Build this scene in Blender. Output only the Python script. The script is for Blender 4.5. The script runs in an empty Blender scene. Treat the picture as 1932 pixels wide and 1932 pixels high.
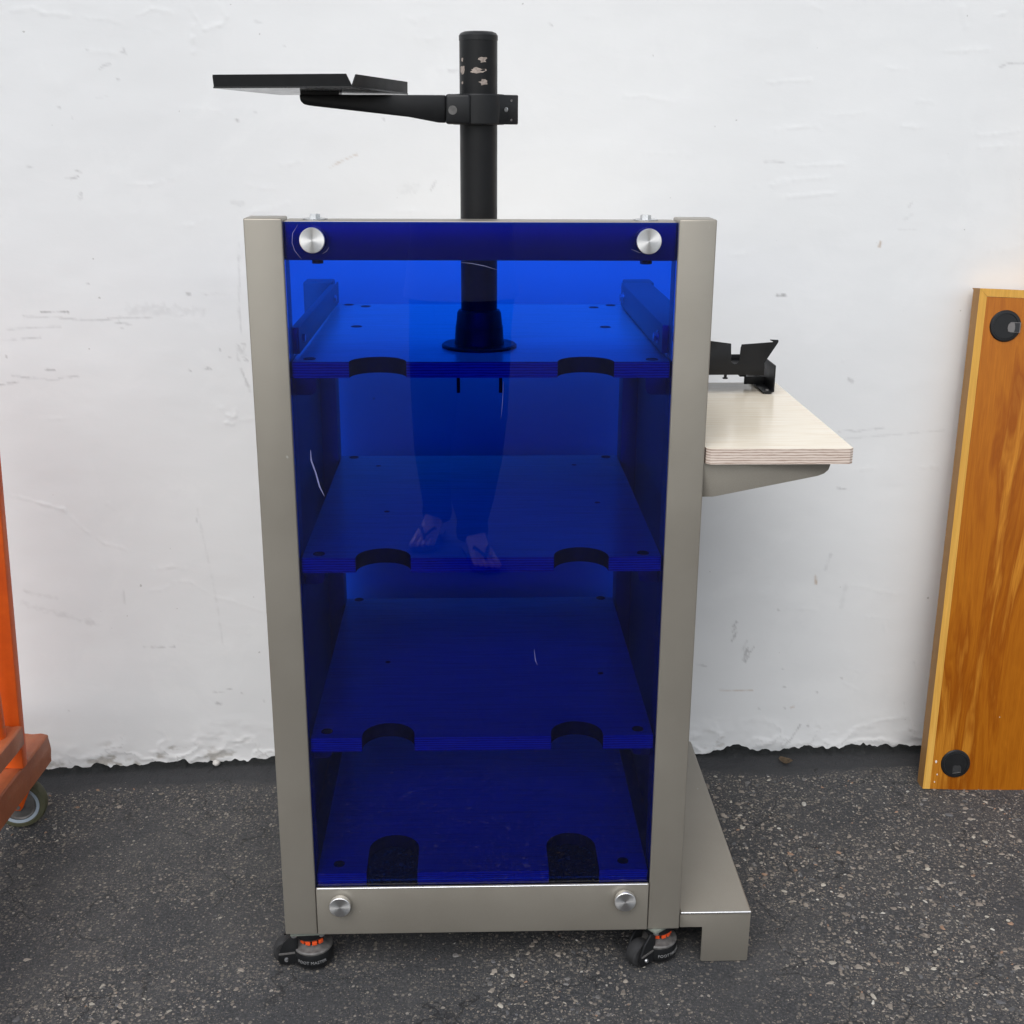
import bpy, bmesh, math, random
import numpy as np
from mathutils import Vector, Matrix
random.seed(7); RNG = np.random.default_rng(7)
rad = math.radians
S = bpy.context.scene

# ------------------------------------------------------------------ camera, sky, sun, exposure
H, F_PX, PITCH, ROLL = 1.42, 2303.15, 0.3051, -0.0054          # photo measured in a 1932 px square
def cam_axes():
    cp, sp, cr, sr = math.cos(PITCH), math.sin(PITCH), math.cos(ROLL), math.sin(ROLL)
    f = np.array([0, cp, -sp]); r = np.array([1., 0, 0]); d = np.cross(f, r)
    return cr*r + sr*d, -sr*r + cr*d, f
CR, CD, CF = cam_axes()
cam = bpy.data.cameras.new('camera'); co = bpy.data.objects.new('camera', cam); S.collection.objects.link(co)
cam.sensor_width = 36; cam.lens = 36*F_PX/1932; cam.clip_start = 0.05; cam.clip_end = 2000
co.matrix_world = Matrix(((CR[0], -CD[0], -CF[0], 0), (CR[1], -CD[1], -CF[1], 0), (CR[2], -CD[2], -CF[2], H), (0, 0, 0, 1)))
S.camera = co

SUN_EL, SUN_AZ = 50, 196            # degrees; azimuth clockwise from +Y: behind the camera, a little to its left
w = bpy.data.worlds.new('World'); S.world = w; w.use_nodes = True
nt = w.node_tree; bg = nt.nodes['Background']
sky = nt.nodes.new('ShaderNodeTexSky'); sky.sky_type = 'NISHITA'; sky.sun_disc = False
sky.sun_elevation = rad(SUN_EL); sky.sun_rotation = rad(SUN_AZ); sky.dust_density = 1.6; sky.air_density = 1.0; sky.ozone_density = 1.0
hs = nt.nodes.new('ShaderNodeHueSaturation'); hs.inputs['Saturation'].default_value = 0.34     # thin overcast: nearly white sky
nt.links.new(sky.outputs[0], hs.inputs['Color']); nt.links.new(hs.outputs[0], bg.inputs['Color'])
bg.inputs['Strength'].default_value = 0.15
sl = bpy.data.lights.new('sun', 'SUN'); sl.energy = 1.2; sl.angle = rad(50); sl.color = (1, .988, .972)
so = bpy.data.objects.new('sun', sl); S.collection.objects.link(so)
sd = Vector((math.sin(rad(SUN_AZ))*math.cos(rad(SUN_EL)), math.cos(rad(SUN_AZ))*math.cos(rad(SUN_EL)), math.sin(rad(SUN_EL))))
so.rotation_euler = sd.to_track_quat('Z', 'Y').to_euler(); so.location = sd*12
S.view_settings.view_transform = 'Standard'; S.view_settings.look = 'None'; S.view_settings.gamma = 1
S.view_settings.use_curve_mapping = False; S.view_settings.exposure = 0.30
S.render.engine = 'CYCLES'
S.cycles.max_bounces = 8; S.cycles.adaptive_threshold = .02; S.cycles.transparent_max_bounces = 16; S.cycles.caustics_reflective = False

# ------------------------------------------------------------------ measuring helpers (photo pixel -> direction -> surface)
def ray(px, py): return CR*(px-966)/F_PX + CD*(py-966)/F_PX + CF
def on_ground(px, py, z=0.):
    r = ray(px, py); return np.array([0, 0, H]) + r*(z-H)/r[2]
X0, Y0, YAW = -0.3903, 1.8041, 0.0331                          # front left corner of the cart
W, PW, ZT = 0.6882, 0.0558, 1.2934
WALL_Y0, WALL_K = 2.577, 0.048
def wall_y(x):
    x = np.asarray(x, float)
    return WALL_Y0 + WALL_K*x - 0.034*np.clip((-0.55-x)/0.5, 0, 1.3)**1.5
def on_wall(px, py):
    r = ray(px, py); t = 2.58/r[1]
    for _ in range(4): t = float(wall_y(r[0]*t))/r[1]
    return r[0]*t, H + r[2]*t
SRC = 1932/2376.

# ------------------------------------------------------------------ noise in numpy
def _hash(i, j, s):
    h = (i.astype(np.int64)*374761393 + j.astype(np.int64)*668265263 + s*982451653) & 0xffffffff
    h = ((h ^ (h >> 13))*1274126177) & 0xffffffff
    return ((h ^ (h >> 16)) & 0xffff)/65535.
def vnoise(x, y, s=0):
    xi, yi = np.floor(x), np.floor(y); fx, fy = x-xi, y-yi
    fx = fx*fx*(3-2*fx); fy = fy*fy*(3-2*fy)
    a = _hash(xi, yi, s); b = _hash(xi+1, yi, s); c = _hash(xi, yi+1, s); d = _hash(xi+1, yi+1, s)
    return (a*(1-fx)+b*fx)*(1-fy) + (c*(1-fx)+d*fx)*fy - .5
def fbm(x, y, s=0, o=4):
    r = 0; a = 1
    for k in range(o): r = r + a*vnoise(x*2**k, y*2**k, s+k*17); a *= .5
    return r

# ------------------------------------------------------------------ object helpers
COL = S.collection
def link(o, parent=None):
    COL.objects.link(o)
    if parent is not None: o.parent = parent
    return o
def tag(o, label=None, cat=None, group=None, kind=None):
    if label: o['label'] = label
    if cat: o['category'] = cat
    if group: o['group'] = group
    if kind: o['kind'] = kind
    return o
def empty(name, loc, rz=0, **k):
    e = bpy.data.objects.new(name, None); e.location = loc; e.rotation_euler = (0, 0, rz); e.empty_display_size = .1
    return tag(link(e), **k)
OFF = Matrix.Identity(4)
def finish(name, me, mat, parent=None, smooth=35, off=None):
    if off is not None: me.transform(off)
    if mat is not None:
        for m in (mat if isinstance(mat, (list, tuple)) else [mat]): me.materials.append(m)
    if smooth:
        me.polygons.foreach_set('use_smooth', [True]*len(me.polygons)); me.set_sharp_from_angle(angle=rad(smooth))
    me.update()
    return link(bpy.data.objects.new(name, me), parent)
def from_bm(name, bm, mat, parent=None, smooth=35, off=None):
    bmesh.ops.recalc_face_normals(bm, faces=bm.faces)
    me = bpy.data.meshes.new(name); bm.to_mesh(me); bm.free()
    return finish(name, me, mat, parent, smooth, off)
def box(bm, x0, x1, y0, y1, z0, z1, bev=0., seg=2):
    v = [bm.verts.new((x, y, z)) for x in (x0, x1) for y in (y0, y1) for z in (z0, z1)]
    fs = [bm.faces.new([v[i] for i in q]) for q in ((0, 1, 3, 2), (4, 6, 7, 5), (0, 4, 5, 1), (2, 3, 7, 6), (0, 2, 6, 4), (1, 5, 7, 3))]
    if bev:
        es = list({e for f in fs for e in f.edges})
        bmesh.ops.bevel(bm, geom=es, offset=bev, segments=seg, affect='EDGES', profile=.5)
    return bm
def boxo(name, dims, mat, parent=None, bev=.001, off=None, seg=2):
    bm = bmesh.new(); box(bm, *dims, bev=bev, seg=seg); return from_bm(name, bm, mat, parent, off=off)
def cyl(bm, c, axis, r0, r1, L, n=24, caps=True):
    """cylinder from c along axis"""
    a = Vector(axis).normalized(); t = a.orthogonal().normalized(); b = a.cross(t); c = Vector(c)
    A = []; B = []
    for k in range(n):
        th = 2*math.pi*k/n; d = t*math.cos(th)+b*math.sin(th)
        A.append(bm.verts.new(c+d*r0)); B.append(bm.verts.new(c+a*L+d*r1))
    for k in range(n): bm.faces.new((A[k], A[(k+1) % n], B[(k+1) % n], B[k]))
    if caps: bm.faces.new(A[::-1]); bm.faces.new(B)
    return bm
def lathe(bm, c, prof, n=40, axis='Z'):
    """prof: list of (radius, height); closed at both ends if radius 0"""
    c = Vector(c); rings = []
    def P(r, h, th):
        if axis == 'Z': return c+Vector((r*math.cos(th), r*math.sin(th), h))
        if axis == '-Y': return c+Vector((r*math.cos(th), -h, r*math.sin(th)))
        return c+Vector((h, r*math.cos(th), r*math.sin(th)))
    for r, h in prof:
        if r < 1e-6: rings.append([bm.verts.new(P(0, h, 0))])
        else: rings.append([bm.verts.new(P(r, h, 2*math.pi*k/n)) for k in range(n)])
    for A, B in zip(rings, rings[1:]):
        for k in range(n):
            q = [A[k % len(A)], A[(k+1) % len(A)], B[(k+1) % len(B)], B[k % len(B)]]
            q2 = []
            for v in q:
                if v not in q2: q2.append(v)
            if len(q2) > 2: bm.faces.new(q2)
    return bm
def prism(bm, pts, axis, a0, a1):
    """extrude a 2D outline. axis 'Y': pts are (x,z); 'Z': (x,y); 'X': (y,z)"""
    def P(p, a):
        return {'Y': (p[0], a, p[1]), 'Z': (p[0], p[1], a), 'X': (a, p[0], p[1])}[axis]
    A = [bm.verts.new(P(p, a0)) for p in pts]; B = [bm.verts.new(P(p, a1)) for p in pts]; n = len(pts)
    bm.faces.new(A[::-1]); bm.faces.new(B)
    for k in range(n): bm.faces.new((A[k], A[(k+1) % n], B[(k+1) % n], B[k]))
    return bm
def prismo(name, pts, axis, a0, a1, mat, parent=None, bev=.0006, off=None, smooth=35):
    bm = bmesh.new(); prism(bm, pts, axis, a0, a1)
    if bev: bmesh.ops.bevel(bm, geom=bm.edges[:], offset=bev, segments=2, affect='EDGES', profile=.5, clamp_overlap=True)
    return from_bm(name, bm, mat, parent, smooth, off)
def rr(x0, x1, y0, y1, r, n=5):
    """rounded rectangle outline"""
    o = []
    for cx, cy, a in ((x1-r, y0+r, -90), (x1-r, y1-r, 0), (x0+r, y1-r, 90), (x0+r, y0+r, 180)):
        for k in range(n+1):
            t = rad(a+90*k/n); o.append((cx+r*math.cos(t), cy+r*math.sin(t)))
    return o
def tube(bm, pts, radii, n=10):
    pts = [Vector(p) for p in pts]; prev = None; ref = None
    if not isinstance(radii, (list, tuple)): radii = [radii]*len(pts)
    for i, p in enumerate(pts):
        d = (pts[min(i+1, len(pts)-1)]-pts[max(i-1, 0)]).normalized()
        if ref is None: ref = d.orthogonal().normalized()
        ref = (ref-d*ref.dot(d)).normalized(); b = d.cross(ref)
        R = [bm.verts.new(p+(ref*math.cos(2*math.pi*k/n)+b*math.sin(2*math.pi*k/n))*radii[i]) for k in range(n)]
        if prev:
            for k in range(n): bm.faces.new((prev[k], prev[(k+1) % n], R[(k+1) % n], R[k]))
        else: bm.faces.new(R[::-1])
        prev = R
    bm.faces.new(prev); return bm
def copy_tree(o, parent=None):
    c = o.copy(); link(c, parent)
    for ch in list(o.children): copy_tree(ch, c)
    return c

# ------------------------------------------------------------------ materials
class NM:
    """tiny node builder"""
    def __init__(s, name):
        s.m = bpy.data.materials.new(name); s.m.use_nodes = True; s.t = s.m.node_tree
        s.b = s.t.nodes['Principled BSDF']; s.out = s.t.nodes['Material Output']
    def n(s, typ, **k):
        nd = s.t.nodes.new('ShaderNode'+typ)
        for a, v in k.items(): setattr(nd, a, v)
        return nd
    def l(s, a, b): s.t.links.new(a, b); return s
    def coord(s, scale=(1, 1, 1), out='Object', rot=(0, 0, 0)):
        c = s.n('TexCoord'); m = s.n('Mapping'); m.inputs['Scale'].default_value = scale; m.inputs['Rotation'].default_value = rot
        s.l(c.outputs[out], m.inputs['Vector']); return m.outputs[0]
    def noise(s, vec, scale, det=4, rough=.55, dist=0.):
        x = s.n('TexNoise'); s.l(vec, x.inputs['Vector']); x.inputs['Scale'].default_value = scale
        x.inputs['Detail'].default_value = det; x.inputs['Roughness'].default_value = rough; x.inputs['Distortion'].default_value = dist
        return x.outputs[0]
    def ramp(s, fac, stops):
        r = s.n('ValToRGB'); e = r.color_ramp.elements
        while len(e) < len(stops): e.new(.5)
        for q, (p, c) in zip(e, stops):
            q.position = p; q.color = (c, c, c, 1) if isinstance(c, (int, float)) else (*c, 1)
        s.l(fac, r.inputs[0]); return r.outputs[0]
    def mix(s, fac, a, b, mode='MIX'):
        x = s.n('MixRGB', blend_type=mode)
        for i, v in zip(x.inputs, (fac, a, b)):
            if hasattr(v, 'is_linked'): s.l(v, i)
            elif isinstance(v, (tuple, list)): i.default_value = (*v, 1)
            else: i.default_value = v if i.type == 'VALUE' else (v, v, v, 1)
        return x.outputs[0]
    def math(s, op, a, b=0., c=None, clamp=False):
        x = s.n('Math', operation=op, use_clamp=clamp)
        for i, v in zip(x.inputs, (a, b, c)):
            if v is None: continue
            if hasattr(v, 'is_linked'): s.l(v, i)
            else: i.default_value = v
        return x.outputs[0]
    def bump(s, h, strength, dist, nrm=None):
        x = s.n('Bump'); x.inputs['Strength'].default_value = strength; x.inputs['Distance'].default_value = dist
        s.l(h, x.inputs['Height'])
        if nrm is not None: s.l(nrm, x.inputs['Normal'])
        s.l(x.outputs[0], s.b.inputs['Normal']); return x.outputs[0]
    def set(s, **k):
        for a, v in k.items():
            i = s.b.inputs[a.replace('_', ' ')]
            if hasattr(v, 'is_linked'): s.l(v, i)
            else: i.default_value = (*v, 1) if isinstance(v, (tuple, list)) else v
        return s
    def attr(s, name):
        a = s.n('Attribute'); a.attribute_name = name; return a

def simple(name, col, rough=.5, metal=0., var=.06, scale=60, bump=0., bscale=400, spec=.5):
    m = NM(name); v = m.coord(); f = m.noise(v, scale, 5)
    a = tuple(c*(1-var) for c in col); b = tuple(min(1, c*(1+var)) for c in col)
    m.set(Base_Color=m.ramp(f, [(.3, a), (.7, b)]), Metallic=metal, Roughness=m.ramp(m.noise(v, scale*.5, 4), [(.3, max(0, rough-.06)), (.7, min(1, rough+.06))]), Specular_IOR_Level=spec)
    if bump: m.bump(m.noise(v, bscale, 3), bump, .0006)
    return m.m

# painted silver sheet steel: fine flake, rubbed patches, a few pale nicks
def silver_mat():
    m = NM('silver_paint'); v = m.coord()
    big = m.noise(v, 5, 5, .6); fine = m.noise(v, 900, 2)
    base = m.ramp(big, [(.25, (.292, .266, .222)), (.75, (.345, .318, .270))])
    base = m.mix(m.ramp(fine, [(.35, 0.), (.75, .35)]), base, (.41, .388, .34))
    nick = m.ramp(m.noise(v, 55, 2, .4), [(.775, 0.), (.79, .7)])
    base = m.mix(nick, base, (.55, .54, .5))
    m.set(Base_Color=base, Metallic=.5, Roughness=m.ramp(big, [(.3, .34), (.7, .43)]))
    m.bump(m.noise(v, 1400, 2), .10, .0004); return m.m
M_SILVER = silver_mat()
def wall_mat():
    m = NM('white_painted_plaster'); v = m.coord()
    tone = m.ramp(m.noise(v, 1.7, 3, .6), [(.3, (.770, .778, .778)), (.7, (.815, .823, .822))])
    patch = m.ramp(m.noise(v, 6, 6, .65, .6), [(.52, 0.), (.62, .35)])
    tone = m.mix(patch, tone, (.835, .842, .838))
    a = m.attr('mark'); g = m.attr('bare')
    ncol = m.ramp(m.noise(v, 90, 5, .7), [(.35, (.28, .26, .23)), (.65, (.50, .47, .42))])
    c = m.mix(m.math('MULTIPLY', a.outputs['Fac'], .78, clamp=True), tone, (.16, .15, .15))
    c = m.mix(g.outputs['Fac'], c, ncol)
    c = m.mix(m.attr('tan').outputs['Fac'], c, (.42, .28, .17))
    spk = m.ramp(m.noise(v, 70, 2, .3), [(.80, 0.), (.815, .5)])
    c = m.mix(spk, c, (.32, .31, .29))
    m.set(Base_Color=c, Roughness=.62)
    mp = m.coord((1, 1, 2.6)); h = m.noise(mp, 36, 5, .66)
    m.bump(h, .10, .0028); return m.m
def asphalt_mat():
    m = NM('worn_asphalt'); v = m.coord()
    warp = m.n('VectorMath', operation='MULTIPLY_ADD'); nz = m.n('TexNoise'); nz.inputs['Scale'].default_value = 90; m.l(v, nz.inputs['Vector'])
    m.l(nz.outputs['Color'], warp.inputs[0]); warp.inputs[1].default_value = (.006, .006, .006); m.l(v, warp.inputs[2]); wv = warp.outputs[0]
    expo = m.noise(v, 4.2, 5, .72)                                      # where the binder has worn off
    tar = m.attr('tar').outputs['Fac']
    base = m.ramp(m.noise(v, 190, 4, .8), [(.28, (.018, .019, .021)), (.5, (.046, .0475, .051)), (.74, (.105, .103, .103))])
    hsum = None; col = base
    for sc, lo, hi, thr in ((300, .33, .40, .31), (150, .46, .53, .37)):
        vo = m.n('TexVoronoi'); m.l(wv, vo.inputs['Vector']); vo.inputs['Scale'].default_value = sc; vo.inputs['Randomness'].default_value = 1
        sp = m.n('SeparateColor'); m.l(vo.outputs['Color'], sp.inputs[0])
        inside = m.ramp(vo.outputs['Distance'], [(thr, 1.), (thr+.14, 0.)])
        pick = m.ramp(m.math('ADD', sp.outputs[0], m.math('MULTIPLY', m.math('SUBTRACT', expo, .5), 2.0)), [(lo+.12, 0.), (hi+.12, 1.)])
        msk = m.math('MULTIPLY', m.math('MULTIPLY', inside, pick), m.math('SUBTRACT', 1., tar))
        cc = m.ramp(sp.outputs[1], [(0., (.075, .075, .08)), (.4, (.130, .120, .108)), (.75, (.215, .185, .152)), (.93, (.30, .26, .21)), (1., (.40, .36, .31))])
        col = m.mix(m.math('MULTIPLY', msk, .85), col, cc)
        hh = m.math('MULTIPLY', msk, m.math('SUBTRACT', .6, vo.outputs['Distance']))
        hsum = hh if hsum is None else m.math('ADD', hsum, hh)
    dust = m.ramp(m.noise(v, 7, 3, .7), [(.42, 0.), (.75, .28)])
    col = m.mix(dust, col, (.12, .115, .11))
    tarc = m.ramp(expo, [(.3, (.032, .033, .036)), (.7, (.052, .053, .056))])
    col = m.mix(m.math('MULTIPLY', tar, .8), col, tarc)
    cr = m.n('TexVoronoi', feature='DISTANCE_TO_EDGE'); cr.inputs['Scale'].default_value = 6.5
    wv2 = m.n('VectorMath', operation='MULTIPLY_ADD'); n2 = m.n('TexNoise'); n2.inputs['Scale'].default_value = 14; n2.inputs['Detail'].default_value = 4; m.l(v, n2.inputs['Vector'])
    m.l(n2.outputs['Color'], wv2.inputs[0]); wv2.inputs[1].default_value = (.10, .10, .1); m.l(v, wv2.inputs[2]); m.l(wv2.outputs[0], cr.inputs['Vector'])
    crk = m.math('MULTIPLY', m.ramp(cr.outputs['Distance'], [(.0, 1.), (.016, 0.)]), m.ramp(m.noise(v, 4.3, 3), [(.47, 0.), (.55, 1.)]))
    col = m.mix(m.math('MULTIPLY', crk, .9), col, (.012, .012, .013))
    m.set(Base_Color=col, Roughness=.84)
    m.bump(m.noise(v, 150, 4, .78), .9, .0045); return m.m
def chip_mat():
    m = NM('stone_chip'); a = m.attr('col'); v = m.coord()
    c = m.mix(m.ramp(m.noise(v, 700, 4), [(.3, .0), (.8, .5)]), a.outputs['Color'], (.10, .095, .09))
    m.set(Base_Color=c, Roughness=.8); return m.m
def acrylic_mat(name, tint):
    m = NM(name); m.t.nodes.remove(m.b)
    tr = m.n('BsdfTransparent'); tr.inputs[0].default_value = (*tint, 1)
    gl = m.n('BsdfGlossy'); gl.inputs['Roughness'].default_value = .008; gl.inputs['Color'].default_value = (1, 1, 1, 1)
    fr = m.n('Fresnel'); fr.inputs['IOR'].default_value = 1.50
    mx = m.n('MixShader'); m.l(fr.outputs[0], mx.inputs[0]); m.l(tr.outputs[0], mx.inputs[1]); m.l(gl.outputs[0], mx.inputs[2])
    m.l(mx.outputs[0], m.out.inputs[0]); return m.m
M_BLUE = acrylic_mat('blue_acrylic', (.045, .305, .975))        # per face; light crosses two faces
def laminate_mat():
    m = NM('pale_laminate'); v = m.coord((3, 60, 60)); f = m.noise(v, 3.2, 6, .6, .3)
    c = m.ramp(f, [(.30, (.78, .67, .50)), (.5, (.87, .785, .635)), (.72, (.90, .845, .725))])
    m.set(Base_Color=c, Roughness=.22); return m.m
def ply_mat():
    m = NM('plywood_edge'); v = m.coord((1, 1, 1)); sp = m.n('SeparateXYZ'); m.l(v, sp.inputs[0])
    wob = m.math('MULTIPLY', m.noise(m.coord((9, 9, 60)), 4, 3), .0030)
    ph = m.math('MULTIPLY', m.math('ADD', sp.outputs[2], wob), 2*math.pi/.0042)
    sn = m.math('MULTIPLY_ADD', m.math('SINE', ph), .34, m.noise(m.coord((12, 12, 900)), 1.3, 3, .7))
    c = m.ramp(sn, [(.20, (.40, .29, .23)), (.42, (.66, .54, .46)), (.8, (.76, .66, .58))])
    c = m.mix(m.ramp(m.noise(m.coord((30, 30, 200)), 8, 2), [(.72, 0.), (.76, .8)]), c, (.16, .10, .08))
    m.set(Base_Color=c, Roughness=.7); return m.m
def cherry_mat(name, lo, mid, hi, rough, gr=1.):
    m = NM(name); v = m.coord((6.5*gr, 6.5*gr, .62))
    warp = m.n('VectorMath', operation='MULTIPLY_ADD'); nz = m.n('TexNoise'); nz.inputs['Scale'].default_value = 1.5; nz.inputs['Detail'].default_value = 3
    m.l(v, nz.inputs['Vector']); m.l(nz.outputs['Color'], warp.inputs[0]); warp.inputs[1].default_value = (1.0, .1, .25); m.l(v, warp.inputs[2])
    rings = m.noise(warp.outputs[0], 2.9, 5, .62, .25)
    fib = m.noise(m.coord((260, 260, 7)), 1.6, 4, .6)
    c = m.ramp(rings, [(.30, lo), (.47, mid), (.56, lo), (.66, hi), (.78, mid)])
    c = m.mix(m.ramp(fib, [(.35, .0), (.7, .38)]), c, tuple(x*.62 for x in lo))
    blotch = m.ramp(m.noise(m.coord(), 3.1, 4), [(.4, .0), (.75, .35)])
    c = m.mix(blotch, c, lo)
    m.set(Base_Color=c, Roughness=rough, Specular_IOR_Level=.18); return m.m
M_WALL, M_ASPH, M_CHIP = wall_mat(), asphalt_mat(), chip_mat()
M_LAM, M_PLY = laminate_mat(), ply_mat()
M_CHERRY = cherry_mat('cherry_veneer', (.30, .076, .0025), (.46, .150, .008), (.62, .250, .026), .42)
M_EDGE = cherry_mat('maple_edging', (.64, .33, .060), (.72, .40, .085), (.76, .44, .10), .5, 3)
M_SIDE = cherry_mat('cherry_edge', (.36, .185, .06), (.42, .22, .075), (.47, .26, .09), .5, 3)
M_BLACK = simple('black_powder_coat', (.0065, .0068, .0075), .42, 0, .15, 90, .25, 900, .32)
M_BLACKP = simple('black_plastic', (.0095, .0100, .0110), .38, 0, .15, 60, .1, 700, .38)
M_RUBBER = simple('black_rubber', (.022, .022, .023), .75, 0, .3, 120)
M_GREY = simple('grey_ring', (.12, .115, .11), .5, 0, .3, 120)
M_ORANGEP = simple('orange_plastic', (.85, .10, .02), .45, 0, .08)
M_STEEL = simple('zinc_bolt', (.62, .63, .64), .3, .9, .12, 200)
M_DARK = simple('dark_plug', (.02, .02, .022), .5)
M_LETTER = simple('grey_lettering', (.22, .22, .22), .6)
M_WORN = simple('bare_scraped_paint', (.36, .30, .26), .7, 0, .3, 300)
M_SCR = simple('scratch_pale', (.17, .19, .40), .6)
M_TRAY = simple('black_satin_sheet', (.012, .013, .015), .2, 0, .15, 90)
M_NOTCH = simple('black_stained_edge', (.020, .014, .012), .7)
def knob_mat():
    m = NM('brushed_aluminium'); tg = m.n('Tangent', direction_type='RADIAL', axis='Y')
    m.set(Base_Color=(.86, .86, .85), Metallic=1., Roughness=.34, Anisotropic=.9); m.l(tg.outputs[0], m.b.inputs['Tangent'])
    v = m.coord((1, 1, 1)); return m.m
M_KNOB = knob_mat()
def orange_mat(name='chipped_orange_paint', cols=((.66, .085, .004), (.86, .135, .006)), thr=.64):
    m = NM(name); v = m.coord()
    c = m.ramp(m.noise(v, 9, 6, .7), [(.3, cols[0]), (.7, cols[1])])
    c = m.mix(m.ramp(m.noise(v, 26, 6, .75), [(thr, 0.), (thr+.06, .6)]), c, (.36, .15, .07))
    c = m.mix(m.ramp(m.noise(v, 34, 7, .8), [(.68, 0.), (.72, .9)]), c, (.07, .04, .03))
    m.set(Base_Color=c, Roughness=.5); m.bump(m.noise(v, 60, 6, .7), .35, .002); return m.m
M_ORANGE = orange_mat()
M_SALMON = orange_mat('scuffed_orange_beam', ((.33, .085, .030), (.48, .150, .060)), .56)

# ------------------------------------------------------------------ ground
def axis(segs):
    out = []
    for a, b, n in segs: out += list(np.linspace(a, b, n, endpoint=False))
    return np.array(out+[segs[-1][1]])
def grid_mesh(name, P, nx, ny):
    me = bpy.data.meshes.new(name); me.vertices.add(nx*ny); me.vertices.foreach_set('co', P.astype(np.float32).ravel())
    i = np.arange((nx-1)*(ny-1)); r, c = i//(nx-1), i % (nx-1); a = r*nx+c
    q = np.stack([a, a+1, a+nx+1, a+nx], 1).astype(np.int32)
    me.loops.add(q.size); me.loops.foreach_set('vertex_index', q.ravel())
    me.polygons.add(len(q)); me.polygons.foreach_set('loop_start', np.arange(0, q.size, 4, dtype=np.int32))
    me.polygons.foreach_set('loop_total', np.full(len(q), 4, np.int32)); me.polygons.foreach_set('use_smooth', np.ones(len(q), bool))
    me.update(calc_edges=True); me.validate(); return me
def fattr(me, name, vals):
    a = me.attributes.new(name, 'FLOAT', 'POINT'); a.data.foreach_set('value', np.ascontiguousarray(vals, dtype=np.float32).ravel())
def ground_z(x, y):
    near = np.clip((3.2-np.hypot(x, y-1.8))/1.2, 0, 1)
    return near*(.0022*fbm(x*9, y*9, 3, 4) - .0008) - .0*x
gx = axis([(-300, -30, 6), (-30, -3, 12), (-3, -1.5, 24), (-1.5, 1.5, 270), (1.5, 3, 24), (3, 30, 12), (30, 300, 6)])
gy = axis([(-300, -30, 8), (-30, -2, 16), (-2, .8, 28), (.8, 2.75, 190), (2.75, 4, 8), (4, 60, 8)])
GX, GY = np.meshgrid(gx, gy)
me = grid_mesh('ground', np.stack([GX, GY, ground_z(GX, GY)], -1), len(gx), len(gy))
edge = wall_y(GX)-GY
fattr(me, 'tar', np.clip((.105+.05*fbm(GX*5, GY*5, 11, 4)-edge)/.035, 0, 1))
gr = finish('ground', me, M_ASPH, smooth=0); gr['kind'] = 'structure'

# rough lip of tar smeared up the foot of the wall
def tar_top(x):
    b = .0085+.010*fbm(x*7, x*0+3.3, 21, 3)+.024*np.clip(fbm(x*17, x*0+9.1, 33, 4)-.05, 0, 1)+.010*fbm(x*70, x*0+2.2, 35, 3)
    b = b + np.where(x > .42, .004, 0.)*np.clip((x-.42)/.05, 0, 1)
    return np.clip(b, .0012, .042)
tx = np.linspace(-2.5, 2.5, 1400); prof = [(-.10, -.004), (-.06, .0012), (-.03, .0035), (-.012, .30), (-.006, .7), (-.0035, 1.0), (.004, 1.0), (.012, .96)]
TP = np.zeros((len(prof), len(tx), 3)); tt = tar_top(tx); wy = wall_y(tx)
for j, (dy, h) in enumerate(prof):
    wob = .004*fbm(tx*40, tx*0+j*3.1, 50+j, 3) if j > 1 else 0
    TP[j, :, 0] = tx; TP[j, :, 1] = wy+dy+(wob if j < 6 else 0)
    TP[j, :, 2] = (h if j < 3 else h*tt + .0)+(.0015*fbm(tx*60, tx*0+j, 70, 3) if j < 3 else 0)
me = grid_mesh('tar_strip', TP, len(tx), len(prof)); fattr(me, 'black', np.repeat([0, 0, .2, .75, 1, 1, 1, 1], len(tx)))
M_TAR = NM('smeared_tar'); tv = M_TAR.coord(); tn = M_TAR.noise(tv, 60, 5, .75)
M_TAR.set(Base_Color=M_TAR.mix(M_TAR.attr('black').outputs['Fac'], M_TAR.ramp(tn, [(.3, (.030, .031, .034)), (.7, (.055, .056, .059))]), M_TAR.ramp(tn, [(.35, (.004, .005, .005)), (.6, (.013, .015, .015)), (.82, (.04, .04, .04))])), Specular_IOR_Level=.22, Roughness=M_TAR.ramp(tn, [(.3, .35), (.7, .8)])); M_TAR.bump(tn, .8, .006)
o = finish('tar_strip', me, M_TAR.m, smooth=0); o['kind'] = 'structure'

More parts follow.
